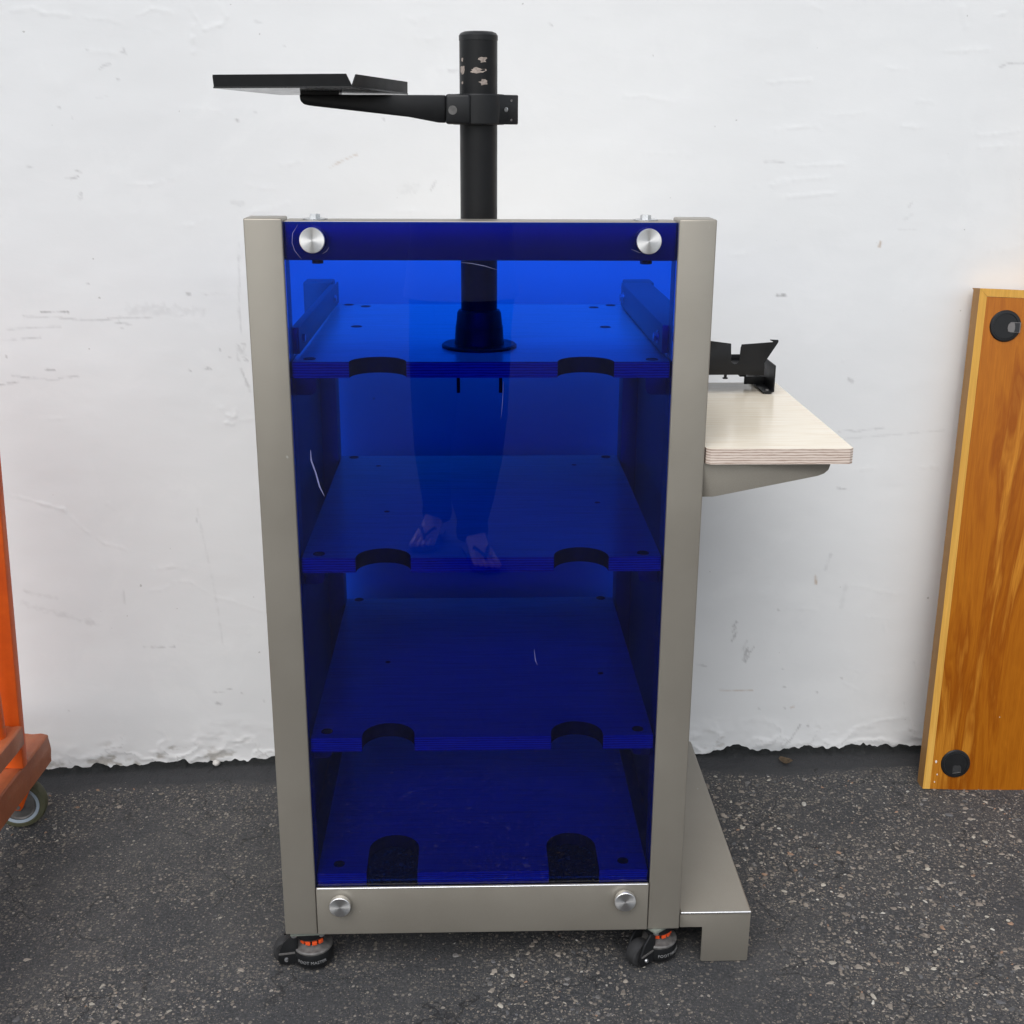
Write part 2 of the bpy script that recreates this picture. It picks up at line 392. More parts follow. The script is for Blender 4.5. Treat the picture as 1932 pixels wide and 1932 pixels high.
# loose and embedded stone chips
def chips(n):
    V = []; Fc = []; C = []; pal = [(.27, .23, .19), (.35, .305, .255), (.18, .172, .165), (.48, .44, .37), (.36, .22, .14), (.60, .57, .51), (.12, .12, .125)]
    wgt = np.cumsum([.30, .22, .2, .09, .03, .03, .13])
    k = 0
    while k < n:
        y = 1.0+1.5*RNG.random()**1.0; x = (RNG.random()*2-1)*(.62*y*.8+.25)
        d = float(wall_y(x))-y
        if d < .09 and RNG.random() > .06: continue
        if d < .01: continue
        e = float(fbm(np.array(x*2.6), np.array(y*2.6), 5, 4))
        if RNG.random() > .45+e*1.9: continue
        r = min(.0074, .00125*math.exp(.70*RNG.standard_normal())+.0005)
        a0 = RNG.random()*6.28; st = .38+.55*RNG.random(); z = float(ground_z(np.array(x), np.array(y)))+.0004
        m_ = 7; b = len(V); ca, sa = math.cos(a0), math.sin(a0)
        for sc, h in ((1., 0.), (.72, .28)):
            for q in range(m_):
                th = 6.283*q/m_; rr_ = r*sc*(.55+.85*_hash(np.array([k]), np.array([q]), 3)[0]); px, py = rr_*math.cos(th), rr_*math.sin(th)*st
                V.append((x+px*ca-py*sa, y+px*sa+py*ca, z+r*h))
        for q in range(m_): Fc.append((b+q, b+(q+1) % m_, b+m_+(q+1) % m_, b+m_+q))
        Fc.append(tuple(b+m_+q for q in range(m_)))
        c = pal[int(np.searchsorted(wgt, RNG.random()*wgt[-1]))]; s = .72+.5*RNG.random(); C += [(c[0]*s, c[1]*s, c[2]*s, 1)]*(2*m_)
        k += 1
    me = bpy.data.meshes.new('stone_chips'); me.from_pydata(V, [], Fc); a = me.attributes.new('col', 'FLOAT_COLOR', 'POINT')
    a.data.foreach_set('color', np.array(C, np.float32).ravel()); return me
o = finish('stone_chips', chips(17500), M_CHIP, smooth=0)
tag(o, 'small pale and grey stone chips bedded in the asphalt', 'stone chips', kind='stuff')

# ------------------------------------------------------------------ wall: plaster relief and marks built on a fine grid
wx = axis([(-6, -1.3, 24), (-1.3, 1.3, 740), (1.3, 6, 24)]); wz = axis([(-.05, 1.75, 510), (1.75, 3.6, 14)])
WX, WZ = np.meshgrid(wx, wz)
relief = .0030*fbm(WX*1.7, WZ*1.7, 91, 3)+.0008*fbm(WX*9, WZ*16, 92, 3)
mark = np.zeros_like(WX); tan = np.zeros_like(WX); bare = np.zeros_like(WX)
def seg_dist(P, Q):
    dx, dz = Q[0]-P[0], Q[1]-P[1]; L = max(dx*dx+dz*dz, 1e-12)
    t = np.clip(((WXs-P[0])*dx+(WZs-P[1])*dz)/L, 0, 1); return np.hypot(WXs-P[0]-t*dx, WZs-P[1]-t*dz), t
def stroke(pts, wid, amt, kind='mark', rough=.0, mul=1.):
    """polyline in full-size photo pixels; wid in metres"""
    global WXs, WZs
    Q = [on_wall(x*SRC, y*SRC) for x, y in pts]
    arr = {'mark': mark, 'tan': tan, 'ridge': relief, 'bare': bare}[kind]
    for A, B in zip(Q, Q[1:]):
        m_ = wid*3+.004
        i0, i1 = np.searchsorted(wx, (min(A[0], B[0])-m_, max(A[0], B[0])+m_)); j0, j1 = np.searchsorted(wz, (min(A[1], B[1])-m_, max(A[1], B[1])+m_))
        if i1 <= i0 or j1 <= j0: continue
        sl_ = (slice(j0, j1), slice(i0, i1)); WXs, WZs = WX[sl_], WZ[sl_]
        d, t = seg_dist(A, B); d = d+rough*wid*fbm(WXs*140, WZs*140, 7, 2)*2
        f = np.clip(1.25-d/wid, 0, 1)
        if kind == 'ridge': arr[sl_] -= amt*f*f            # towards the viewer is -y
        else: arr[sl_] = np.maximum(arr[sl_], amt*f*np.clip(.75+1.1*fbm(WXs*60, WZs*60, 8, 3), .15, 1))
R_ = lambda pts, a=.0011, wd=.0045: stroke(pts, wd, a*.38, 'ridge', .7)
R_([(25, 25), (75, 19), (99, 30), (161, 34)]); R_([(193, 37), (261, 47), (283, 54)]); R_([(323, 34), (351, 20), (404, 30)])
R_([(441, 19), (453, 40), (475, 68), (512, 56), (525, 40), (509, 9)]); R_([(447, 60), (447, 87), (450, 121)], .0016)
R_([(26, 1148), (90, 1167), (155, 1187)]); R_([(97, 1167), (149, 1183), (198, 1231), (243, 1261), (295, 1275)])
R_([(512, 945), (530, 965), (550, 950), (540, 985), (525, 980), (548, 962)], .0016); R_([(560, 975), (590, 970)])
R_([(1888, 11), (1912, 28)]); R_([(2058, 158), (2102, 161)]); R_([(2131, 235), (2167, 237)]); R_([(2095, 293), (2142, 296)]); R_([(1780, 190), (1880, 185)]); R_([(1790, 300), (1900, 292)])
R_([(1800, 420), (1920, 412)]); R_([(1830, 455), (1940, 448)]); R_([(1850, 385), (1960, 380)]); R_([(2230, 15), (2240, 60)], .0015, .006); R_([(2310, 38), (2330, 30)], .0016)
R_([(1955, 1545), (1995, 1560)]); R_([(1960, 1585), (1990, 1600)]); R_([(2000, 1430), (2060, 1436)]); R_([(2050, 1445), (2056, 1470)]); R_([(420, 1350), (445, 1352), (500, 1386), (540, 1395), (610, 1420)], .0007)
for k in range(46):                                        # trowel drags
    x, y = RNG.random()*2376, RNG.random()*1650; L = 30+90*RNG.random(); R_([(x, y), (x+L*.5, y+RNG.normal()*5), (x+L, y+RNG.normal()*9)], .0005+.0004*RNG.random(), .006)
K = lambda pts, a=.45, wd=.0022, r=.6: stroke(pts, wd, a, 'mark', r)
K([(54, 734), (130, 737), (199, 743), (236, 743), (280, 737), (351, 738)], .34); K([(267, 748), (307, 753)], .5); K([(17, 766), (75, 760), (140, 758)], .28); K([(6, 790), (93, 783)], .36)
for k in range(8): K([(96+k*8.5, 724), (99+k*8.5, 724)], .75)
K([(304, 720), (397, 719), (469, 721)], .16, .009, 1.); K([(433, 682), (441, 682)], .8); K([(468, 682), (480, 682)], .75); K([(480, 682), (520, 682)], .15)
K([(554, 560), (555, 724), (562, 779)], .26); K([(559, 855), (579, 904)], .4); K([(575, 895), (580, 908)], .4, .004)
for x, y in ((549, 799), (553, 806), (558, 812), (561, 820), (566, 828)): K([(x, y), (x+5, y+3), (x+2, y+9), (x+8, y+10)], .42)
K([(548, 800), (551, 832), (556, 838)], .3); K([(560, 797), (568, 799), (566, 812), (570, 826)], .3)
K([(105, 858), (127, 859)], .55); K([(29, 872), (130, 883), (146, 876), (183, 873)], .4); K([(138, 877), (146, 876)], .75); K([(0, 893), (40, 886)], .5); K([(475, 855), (488, 854)], .7)
K([(231, 161), (241, 152), (256, 149)], .35); K([(222, 227), (248, 224)], .2); K([(165, 415), (182, 410)], .7); K([(177, 396), (189, 399)], .5); K([(152, 412), (158, 412)], .5); K([(65, 386), (73, 388)], .45); K([(183, 455), (189, 447), (191, 458), (184, 462)], .35)
K([(540, 469), (562, 473)], .25, .006); K([(280, 120), (292, 124)], .4); K([(286, 112), (290, 122)], .35)
K([(42, 1396), (104, 1414), (163, 1433), (232, 1450)], .22, .006, .9); K([(57, 1372), (132, 1389)], .2, .005); K([(333, 1502), (381, 1502)], .5); K([(392, 1501), (405, 1500)], .8)
K([(458, 1181), (468, 1230), (485, 1306), (506, 1414), (517, 1497)], .13); K([(457, 1203), (458, 1212)], .6)
K([(496, 1606), (520, 1605)], .5); K([(505, 1633), (511, 1634)], .8, .004); K([(523, 1598), (536, 1599)], .5); K([(613, 1625), (614, 1631)], .6); K([(286, 1370), (288, 1400)], .2)
K([(2319, 156), (2341, 147), (2376, 147)], .4); K([(1801, 685), (1823, 685)], .75); K([(1776, 375), (1820, 376)], .3); K([(2085, 533), (2124, 533)], .2); K([(2100, 508), (2116, 498)], .25, .005)
for x, y in ((1701, 1443), (1700, 1455), (1703, 1465), (1699, 1475), (1726, 1487), (1722, 1496), (1730, 1500), (1742, 1501), (1727, 1509), (1734, 1512), (1724, 1520), (1729, 1524)): K([(x, y+11), (x+7, y)], .55, .0028)
K([(1927, 1286), (1915, 1320)], .22, .004); K([(1963, 1355), (1952, 1410)], .13, .005); K([(1857, 1681), (1837, 1712), (1812, 1736)], .5); K([(1837, 1482), (1833, 1500)], .25); K([(1615, 1541), (1640, 1546)], .35)
K([(1945, 1001), (1965, 998), (1985, 1001), (2000, 999), (2020, 996), (2050, 992)], .3); K([(1942, 1132), (1952, 1133)], .5); K([(1955, 1133), (1962, 1135)], .5); K([(1970, 881), (1977, 884)], .6, .004); K([(2120, 1537), (2126, 1556)], .35); K([(2098, 1630), (2100, 1645)], .4)
K([(1000, 442), (1012, 420)], .3); K([(940, 440), (958, 436)], .18, .012); K([(592, 50), (605, 53)], .4); K([(1040, 165), (1075, 166)], .25); K([(1275, 55), (1280, 58)], .6); K([(2110, 480), (2116, 470)], .3)
K([(1960, 1018), (2080, 1008), (2190, 998)], .16)
for x, y in ((660, 107), (591, 260), (549, 278), (890, 277), (201, 116), (273, 184), (166, 272), (138, 248), (14, 827), (1804, 1414), (1815, 1551), (1820, 1643), (1819, 1593), (1952, 1573), (1894, 1606), (1874, 1684), (1760, 1643), (283, 761), (510, 811), (533, 829), (440, 859), (160, 1650), (560, 1608), (203, 658), (428, 1754), (1640, 1670)): K([(x, y), (x+2, y+1)], .5, .0022)
stroke([(763, 391), (795, 372), (828, 358)], .002, .4, 'tan', .5); stroke([(1892, 1337), (1893, 1353)], .0034, .85, 'tan'); stroke([(1668, 1601), (1746, 1602)], .0018, .45, 'tan'); stroke([(2040, 572), (2043, 562)], .003, .8, 'tan')
stroke([(1835, 1642), (1841, 1640)], .003, .5, 'tan')
# blistered and flaking foot of the wall
low = np.clip((.115+.07*fbm(WX*4, WZ*0, 61, 3)-WZ)/.10, 0, 1)
bl = np.clip(1-np.abs(fbm(WX*13, WZ*20, 62, 4))*5.2, 0, 1)
relief -= low*(.0055*np.clip(fbm(WX*11, WZ*17, 63, 4)+.15, 0, 1)+.0028*bl)
low2 = np.clip((.085+.05*fbm(WX*5, WZ*0, 64, 3)-WZ)/.055, 0, 1)
lf = np.where(WX < -.3, 1., .55)
bare = np.maximum(bare, np.clip((fbm(WX*26, WZ*44, 65, 4)*lf-.22)*6, 0, .85)*low2)
relief += .0012*np.clip(bare, 0, 1)
mark = np.maximum(mark, np.clip((bl-.90)*9, 0, .42)*low2*lf)
WP = np.stack([WX, wall_y(WX)+relief, WZ], -1)
me = grid_mesh('wall', WP[:, ::-1], len(wx), len(wz))
for nme, a in (('mark', mark), ('tan', tan), ('bare', bare)): fattr(me, nme, a[:, ::-1])
me.flip_normals()
wo = finish('plaster_wall', me, M_WALL, smooth=0)
tag(wo, 'white painted plaster wall, scuffed and flaking at its foot, behind everything', 'wall')

# ------------------------------------------------------------------ the cart (u along its front, v into depth, z up)
CART_O = Matrix.Translation((-W/2, -.33, 0))
cyw, syw = math.cos(YAW), math.sin(YAW)
def cart_world(u, v, z=0.): return Vector((X0+u*cyw-v*syw, Y0+u*syw+v*cyw, z))
cart = empty('equipment_cart', cart_world(W/2, .33), YAW, label='tall silver equipment cart with blue acrylic front, shelves and black column', cat='cart')
cb = lambda name, dims, mat, parent=cart, bev=.001, seg=2: boxo(name, dims, mat, parent, bev, CART_O, seg)
cp_ = lambda name, pts, ax, a0, a1, mat, parent=cart, bev=.0006: prismo(name, pts, ax, a0, a1, mat, parent, bev, CART_O)
ZB = .078; REAR = .602; RZ = 1.130
cb('front_post', (0, PW, 0, .058, ZB, ZT), M_SILVER, bev=.0025, seg=3); cb('front_post', (W-PW, W, 0, .058, ZB, ZT), M_SILVER, bev=.0025, seg=3)
cb('rear_post', (0, PW, REAR, REAR+.058, ZB, RZ), M_SILVER, bev=.0025); cb('rear_post', (W-PW, W, REAR, REAR+.058, ZB, RZ), M_SILVER, bev=.0025)
tr_ = cb('top_rail', (PW+.001, W-PW-.001, .0125, .058, 1.2325, 1.2895), M_SILVER, bev=.002)
for u in (.0991, .5879):
    bm = bmesh.new(); cyl(bm, (u, .036, 1.2895), (0, 0, 1), .0185, .0185, .0018, 28); cyl(bm, (u, .036, 1.2913), (0, 0, 1), .0085, .0078, .0062, 6); from_bm('bolt', bm, M_STEEL, tr_, off=CART_O)
    bm = bmesh.new(); cyl(bm, (u+.002, .03, 1.2325), (0, 0, -1), .009, .009, .006, 6); from_bm('nut', bm, M_BLACKP, tr_, off=CART_O)
br_ = cb('bottom_rail', (PW+.0012, W-PW-.0012, -.0035, .0028, .0796, .1728), M_SILVER, bev=.0022, seg=3)
fp = cb('front_panel', (PW+.0008, W-PW-.0008, .0035, .0095, .0870, 1.2885), M_BLUE, bev=0)
fp['label'] = 'blue see-through acrylic sheet'
for (u, z, v0) in ((.0991, 1.2630, .0035), (.5879, 1.2627, .0035), (.0985, .1437, -.0035), (.5893, .1460, -.0035)):
    bm = bmesh.new(); lathe(bm, (0, 0, 0), [(0, 0), (.0155, 0), (.0155, .0050), (.0183, .0050), (.0183, .0132), (.0176, .0139), (0, .0140)], 48, '-Y')
    me = bpy.data.meshes.new('knob'); bmesh.ops.recalc_face_normals(bm, faces=bm.faces); bm.to_mesh(me); bm.free()
    ko = finish('knob', me, M_KNOB, cart); ko.location = CART_O @ Vector((u, v0, z))
# scratches on the acrylic
def scratch(pts, wid=.0008):
    bm = bmesh.new(); P = []
    for px, py in pts:
        r = ray(px, py); n = np.array([-syw, cyw, 0]); c = np.array([0, 0, H]); o_ = np.array([X0, Y0, 0])
        t = (.0032-n@(c-o_))/(n@r); q = c+t*r-o_; P.append((q@np.array([cyw, syw, 0]), q[2]))
    A = []; 
    for i, p in enumerate(P):
        a, b = P[max(i-1, 0)], P[min(i+1, len(P)-1)]; d = Vector((b[0]-a[0], b[1]-a[1])).normalized(); wd = wid*(.25 if i in (0, len(P)-1) else 1)
        A.append((bm.verts.new((p[0]-d.y*wd, .0032, p[1]+d.x*wd)), bm.verts.new((p[0]+d.y*wd, .0032, p[1]-d.x*wd))))
    for a, b in zip(A, A[1:]): bm.faces.new((a[0], a[1], b[1], b[0]))
    from_bm('scratch', bm, M_SCR, fp, 0, CART_O)
scratch([(586, 849), (587, 868), (596, 893), (603, 918), (612, 936)], .0011)
scratch([(562, 424), (552, 440), (551, 458), (556, 473), (569, 489)], .0004); scratch([(621, 466), (616, 474), (608, 479)], .0006)
scratch([(870, 495), (890, 497), (915, 502), (938, 509)], .0004); scratch([(950, 720), (948, 760), (945, 790)], .0002); scratch([(1008, 1225), (1010, 1245), (1014, 1255)], .0005); scratch([(1191, 470), (1205, 476), (1222, 478)], .0005)
# side skins of the cabinet
for u0 in (.0215, W-.0245):
    cb('light_block_beam', ((.004, .052) if u0 < .3 else (W-.052, W-.004)) + (.0585, REAR-.0005, .0815, .150), M_SILVER, bev=.002)  # assumed lower beam, added to block light through the slits beside the shelves
    cb('side_panel', (u0, u0+.003, .0585, REAR-.0005, .1505, 1.045), M_SILVER, bev=.0005)
# side rails carrying the top shelf
sr_ = cb('side_rail', (.0615, .0645, .0585, .640, 1.0860, 1.1265), M_SILVER, bev=.0005)
bm = bmesh.new(); box(bm, .0530, .0612, .0585, .601, 1.1237, 1.1265, .0004); from_bm('flange', bm, M_SILVER, sr_, off=CART_O)
bm = bmesh.new(); box(bm, .0250, .0612, .0587, .0607, 1.0860, 1.1235, .0004); from_bm('end_plate', bm, M_SILVER, sr_, off=CART_O)
for v in (.10, .56):
    bm = bmesh.new(); cyl(bm, (.0646, v, 1.104), (1, 0, 0), .0065, .0065, .004, 6); from_bm('bolt', bm, M_STEEL, sr_, off=CART_O)
sr2 = cb('side_rail', (W-.0650, W-.008, .0585, .601, 1.0860, 1.1305), M_SILVER, bev=.0015)
for v in (.10, .56):
    bm = bmesh.new(); cyl(bm, (W-.0651, v, 1.106), (-1, 0, 0), .0105, .0105, .0015, 20); cyl(bm, (W-.0665, v, 1.106), (-1, 0, 0), .0075, .0075, .006, 6); from_bm('bolt', bm, M_STEEL, sr2, off=CART_O)
# shelves with finger notches
SH = [(1.0816, .0245, .0432, .043, [(.0814, .0405), (.1247, .3578), (.0841, .636), (.1196, .6135), (.5668, .3524), (.5697, .6009), (.6066, .6313), (.6054, .0342)], .0095),
      (.7676, .0245, .0437, .047, [(.0832, .0359), (.0841, .6347), (.603, .0322), (.6061, .6326)], .0095),
      (.4500, .0250, .0437, .053, [(.0827, .0392), (.0837, .64), (.6066, .0374), (.6047, .64)], .0095),
      (.1911, .0250, .0440, .117, [(.0932, .0422), (.5901, .0401)], .0095)]
SMALL = {1: [(.1393, .5677), (.1766, .2607), (.5349, .5708), (.5566, .3098)], 2: [(.1668, .3171), (.5659, .2593)]}
for i, (zt, th, rn, dep, holes, hr) in enumerate(SH):
    u0, u1, v0, v1 = .0583, W-.0583, .0145, .646
    if i == 0: u0, u1 = .0583, W-.0583
    pts = [(u0, v1), (u0, v0)]
    for uc in (.1867, .5022):
        pts.append((uc-rn, v0)); sg = max(0, dep-rn)
        for k in range(17):
            a = math.pi*(1-k/16); pts.append((uc+rn*math.cos(a), v0+sg+min(dep, rn)*math.sin(a)))
        pts.append((uc+rn, v0))
    pts += [(u1, v0), (u1, v1)]
    pts2 = []
    for p in pts:
        if not pts2 or math.hypot(p[0]-pts2[-1][0], p[1]-pts2[-1][1]) > 1e-5: pts2.append(p)
    bm = bmesh.new(); prism(bm, pts2, 'Z', zt-th, zt)
    bmesh.ops.recalc_face_normals(bm, faces=bm.faces)
    for f in bm.faces:
        f.material_index = 0 if abs(f.normal.z) > .5 else 1
        c_ = f.calc_center_median()
        if abs(f.normal.z) < .5 and v0+.0005 < c_.y < .3 and u0+.01 < c_.x < u1-.01: f.material_index = 2
    so_ = from_bm('shelf', bm, [M_LAM, M_PLY, M_NOTCH], cart, 35, CART_O)
    for hu, hv in holes:
        bm = bmesh.new(); lathe(bm, (hu, hv, zt-.0005), [(0, .0006), (.0072, .0006), (.0078, .0012), (hr, .0012), (hr+.0004, .0)], 24); from_bm('plug', bm, M_DARK, so_, off=CART_O)
    for hu, hv in SMALL.get(i, []):
        bm = bmesh.new(); lathe(bm, (hu, hv, zt-.0002), [(0, .0005), (.005, .0005), (.0053, 0)], 16); from_bm('screw_hole', bm, M_DARK, so_, off=CART_O)
    if i < 3:
        for s_ in (0, 1):
            a, b = (.030, .0875) if not s_ else (W-.0875, W-.030)
            pts = [(a, zt-th-.001), (a, zt-th-.036), (b-.010, zt-th-.036), (b-.003, zt-th-.033), (b, zt-th-.026), (b, zt-th-.001)]
            if s_: pts = [(W-x, z) for x, z in [(.030, zt-th-.001), (.030, zt-th-.036), (.0775, zt-th-.036), (.0845, zt-th-.033), (.0875, zt-th-.026), (.0875, zt-th-.001)]]
            cp_('shelf_bracket', pts, 'Y', .0595, .0625, M_SILVER)
# column with boot, clamp, arm and tray
CU, CV, CRAD = .341, .150, .0288
bm = bmesh.new(); lathe(bm, (CU, CV, 1.0825), [(0, 0), (CRAD, 0), (CRAD, .4625), (0, .4625)], 56); colo = from_bm('column', bm, M_BLACK, cart, off=CART_O)
bm = bmesh.new(); lathe(bm, (CU, CV, 1.5445), [(0, 0), (CRAD+.0006, 0), (CRAD+.0006, .007), (CRAD-.002, .0105), (CRAD-.007, .0125), (0, .0132)], 56); from_bm('end_cap', bm, M_BLACKP, colo, off=CART_O)
bm = bmesh.new(); lathe(bm, (CU, CV, 1.0817), [(0, 0), (.0605, 0), (.0605, .0035), (.058, .0055), (.0405, .006), (.0392, .012), (.0380, .034), (.0372, .0345), (.0352, .055), (.0325, .0595), (.0292, .0605), (0, .0605)], 56); from_bm('boot', bm, M_BLACKP, colo, off=CART_O)
for du in (-.034, .034):
    bm = bmesh.new(); cyl(bm, (CU+du, .118, 1.0565), (0, 0, -1), .0028, .0028, .044, 12); cyl(bm, (CU+du, .118, 1.0565), (0, 0, -1), .006, .006, .004, 6); from_bm('stud', bm, M_BLACKP, colo, off=CART_O)
def worn(cth, cz, ww, hh, seed):
    rg = random.Random(seed); bm = bmesh.new(); n = 14; V = []
    for k in range(n):
        a = 6.283*k/n; r = rg.uniform(.45, 1.); x = math.copysign(abs(math.cos(a))**.6, math.cos(a))*ww*r; z = math.sin(a)*hh*r
        th = cth+x/CRAD; V.append(bm.verts.new((CU+(CRAD+.0003)*math.sin(th), CV-(CRAD+.0003)*math.cos(th), cz+z)))
    c = bm.verts.new((CU+(CRAD+.0003)*math.sin(cth), CV-(CRAD+.0003)*math.cos(cth), cz))
    for k in range(n): bm.faces.new((V[k], V[(k+1) % n], c))
    from_bm('scrape', bm, M_WORN, colo, 0, CART_O)
for q in [(.22, 1.5165, .0085, .0052, 1), (.02, 1.5010, .0120, .0056, 2), (-.2, 1.5003, .008, .0032, 5), (.26, 1.4850, .0088, .0050, 3), (-.95, 1.5025, .008, .010, 4), (-1.0, 1.517, .003, .004, 6), (-1.0, 1.484, .003, .003, 8)]: worn(*q)
# clamp
cl_pts = rr(CU-.0497, CU+.037, 1.4237, 1.4680, .004)
bm = bmesh.new(); lathe(bm, (CU, CV, 1.4237), [(CRAD+.0003, 0), (.0385, 0), (.0400, .002), (.0405, .022), (.0400, .0423), (.0385, .0443), (CRAD+.0003, .0443)], 48)
clampo = from_bm('clamp', bm, M_BLACKP, cart, off=CART_O)
cb('clamp_block', (CU-.0497, CU-.012, CV-.0415, CV+.030, 1.4243, 1.4673), M_BLACKP, clampo, .004, 3)
bm = bmesh.new(); box(bm, -.0060, .0060, -.024, .024, -.0215, .0215, .0018)
bm.transform(Matrix.Translation((CU+.0385, CV-.012, 1.4458)) @ Matrix.Rotation(rad(-52), 4, 'Z')); from_bm('cover_plate', bm, M_BLACKP, clampo, off=CART_O)
for a_, b_ in ((-.009, 0), (.009, 0)):
    bm = bmesh.new(); cyl(bm, (-.0063, a_, b_), (-1, 0, 0), .0035, .0030, .0008, 14)
    bm.transform(Matrix.Translation((CU+.0385, CV-.012, 1.4458)) @ Matrix.Rotation(rad(52), 4, 'Z')); from_bm('screw', bm, M_STEEL, clampo, off=CART_O)
for a_ in (-.019, .019):
    for b_ in (-.015, .013):
        bm = bmesh.new(); cyl(bm, (-.0063, a_, b_), (-1, 0, 0), .0018, .0018, .0005, 10)
        bm.transform(Matrix.Translation((CU+.0385, CV-.012, 1.4458)) @ Matrix.Rotation(rad(52), 4, 'Z')); from_bm('screw', bm, M_GREY, clampo, off=CART_O)
bm = bmesh.new(); cyl(bm, (CU-.039, CV-.0412, 1.4445), (0, -1, 0), .0066, .0066, .0010, 20); from_bm('set_screw', bm, M_GREY, clampo, off=CART_O)
arm_pts = [(.2910, 1.4262), (.2800, 1.4265), (.2350, 1.4345), (.0885, 1.4497), (.0795, 1.4515), (.0745, 1.4565), (.0735, 1.4655), (.2915, 1.4660)]
cp_('arm', arm_pts, 'Y', CV-.034, CV+.018, M_BLACK, bev=.002)
# tray plate on the arm
FL, FR, BR, BL = Vector((-.042, .060, 1.4718)), Vector((.1645, -.010, 1.4718)), Vector((.233, .167, 1.4672)), Vector((.027, .237, 1.4672))
bm = bmesh.new(); up = Vector((0, 0, .0022))
A = [bm.verts.new(p) for p in (FL, FR, BR, BL)]; B = [bm.verts.new(p+up) for p in (FL, FR, BR, BL)]
bm.faces.new(A[::-1]); bm.faces.new(B)
for k in range(4): bm.faces.new((A[k], A[(k+1) % 4], B[(k+1) % 4], B[k]))
trayo = from_bm('device_tray', bm, M_TRAY, cart, off=CART_O)
def lip(P, Q, h, out, cut0, cut1):
    d = (Q-P).normalized(); o_ = Vector(out).normalized(); lean = .0012; b = bmesh.new(); t = .0022
    p = [P+d*.001+up, Q-d*.001+up, Q-d*cut1+o_*lean+Vector((0, 0, h)), P+d*cut0+o_*lean+Vector((0, 0, h))]
    A = [b.verts.new(x-o_*0.0003) for x in p]; B = [b.verts.new(x-o_*t) for x in p]
    b.faces.new(A); b.faces.new(B[::-1])
    for k in range(4): b.faces.new((A[k], B[k], B[(k+1) % 4], A[(k+1) % 4]))
    from_bm('lip', b, M_BLACK, trayo, off=CART_O)
dF = (FR-FL).normalized(); dS = (BR-FR).normalized()
lip(FL, FR, .0185, -dS, .0005, .009); lip(FR, BR, .0185, dF, .012, .003); lip(BL, FL, .0165, -dF, .08, .001)
bm = bmesh.new(); prism(bm, [(.0745, CV-.03), (.132, CV-.03), (.132, CV+.015), (.0745, CV+.015)], 'Z', 1.4655, 1.4694); from_bm('spacer', bm, M_BLACKP, trayo, off=CART_O)
# side shelf with gusset
TZ = .9483
bm = bmesh.new(); prism(bm, [(W+.0028, .006), (W+.0095, -.0012), (.9145, -.0012), (.9205, .004), (.9205, .514), (W+.0028, .514)], 'Z', TZ-.0245, TZ)
bmesh.ops.recalc_face_normals(bm, faces=bm.faces)
for f in bm.faces: f.material_index = 0 if abs(f.normal.z) > .5 else 1
from_bm('side_shelf', bm, [M_LAM, M_PLY], cart, 30, CART_O)['label'] = 'pale wood grain side shelf with plywood edge'
gp = [(W+.0012, TZ-.0252), (W+.0012, .8663), (.7065, .8665), (.7130, .8675), (.8720, .9000), (.8815, .9035), (.8880, .9095), (.8905, .9170), (.8905, TZ-.0252)]
cp_('shelf_gusset', gp, 'Y', .016, .020, M_SILVER); cp_('shelf_gusset', gp, 'Y', .480, .484, M_SILVER)
# low outrigger foot on the right
bp = [(W+.0030, .0984), (W+.0030, .0735), (W+.0045, .0725), (.7322, .0725), (.7322, .0020), (.7345, .0005), (.8135, .0005), (.8160, .0030), (.8165, .0980), (.8165, .0984)]
plo = cp_('outrigger_foot', bp, 'Y', .0124, .0165, M_SILVER)
cb('cover', (W+.0030, .8175, .0105, .640, .0985, .1036), M_SILVER, plo, .0034, 4); cb('skirt', (.8140, .8170, .0168, .638, .0008, .1000), M_SILVER, plo, .0006)
# bright metal strips added on two rounded edges to imitate the sky's highlight
for nm, par, a0, a1, v, z, r_ in (('edge_highlight', plo, W+.0045, .8160, .0118, .1023, .0019), ('edge_highlight', br_, PW+.004, W-PW-.004, -.0024, .1717, .0014)):
    bm = bmesh.new(); tube(bm, [(a0+(a1-a0)*k/12, v, z) for k in range(13)], [r_*(.93+.07*random.random()) for _ in range(13)], 10); from_bm(nm, bm, M_STEEL, par, off=CART_O)
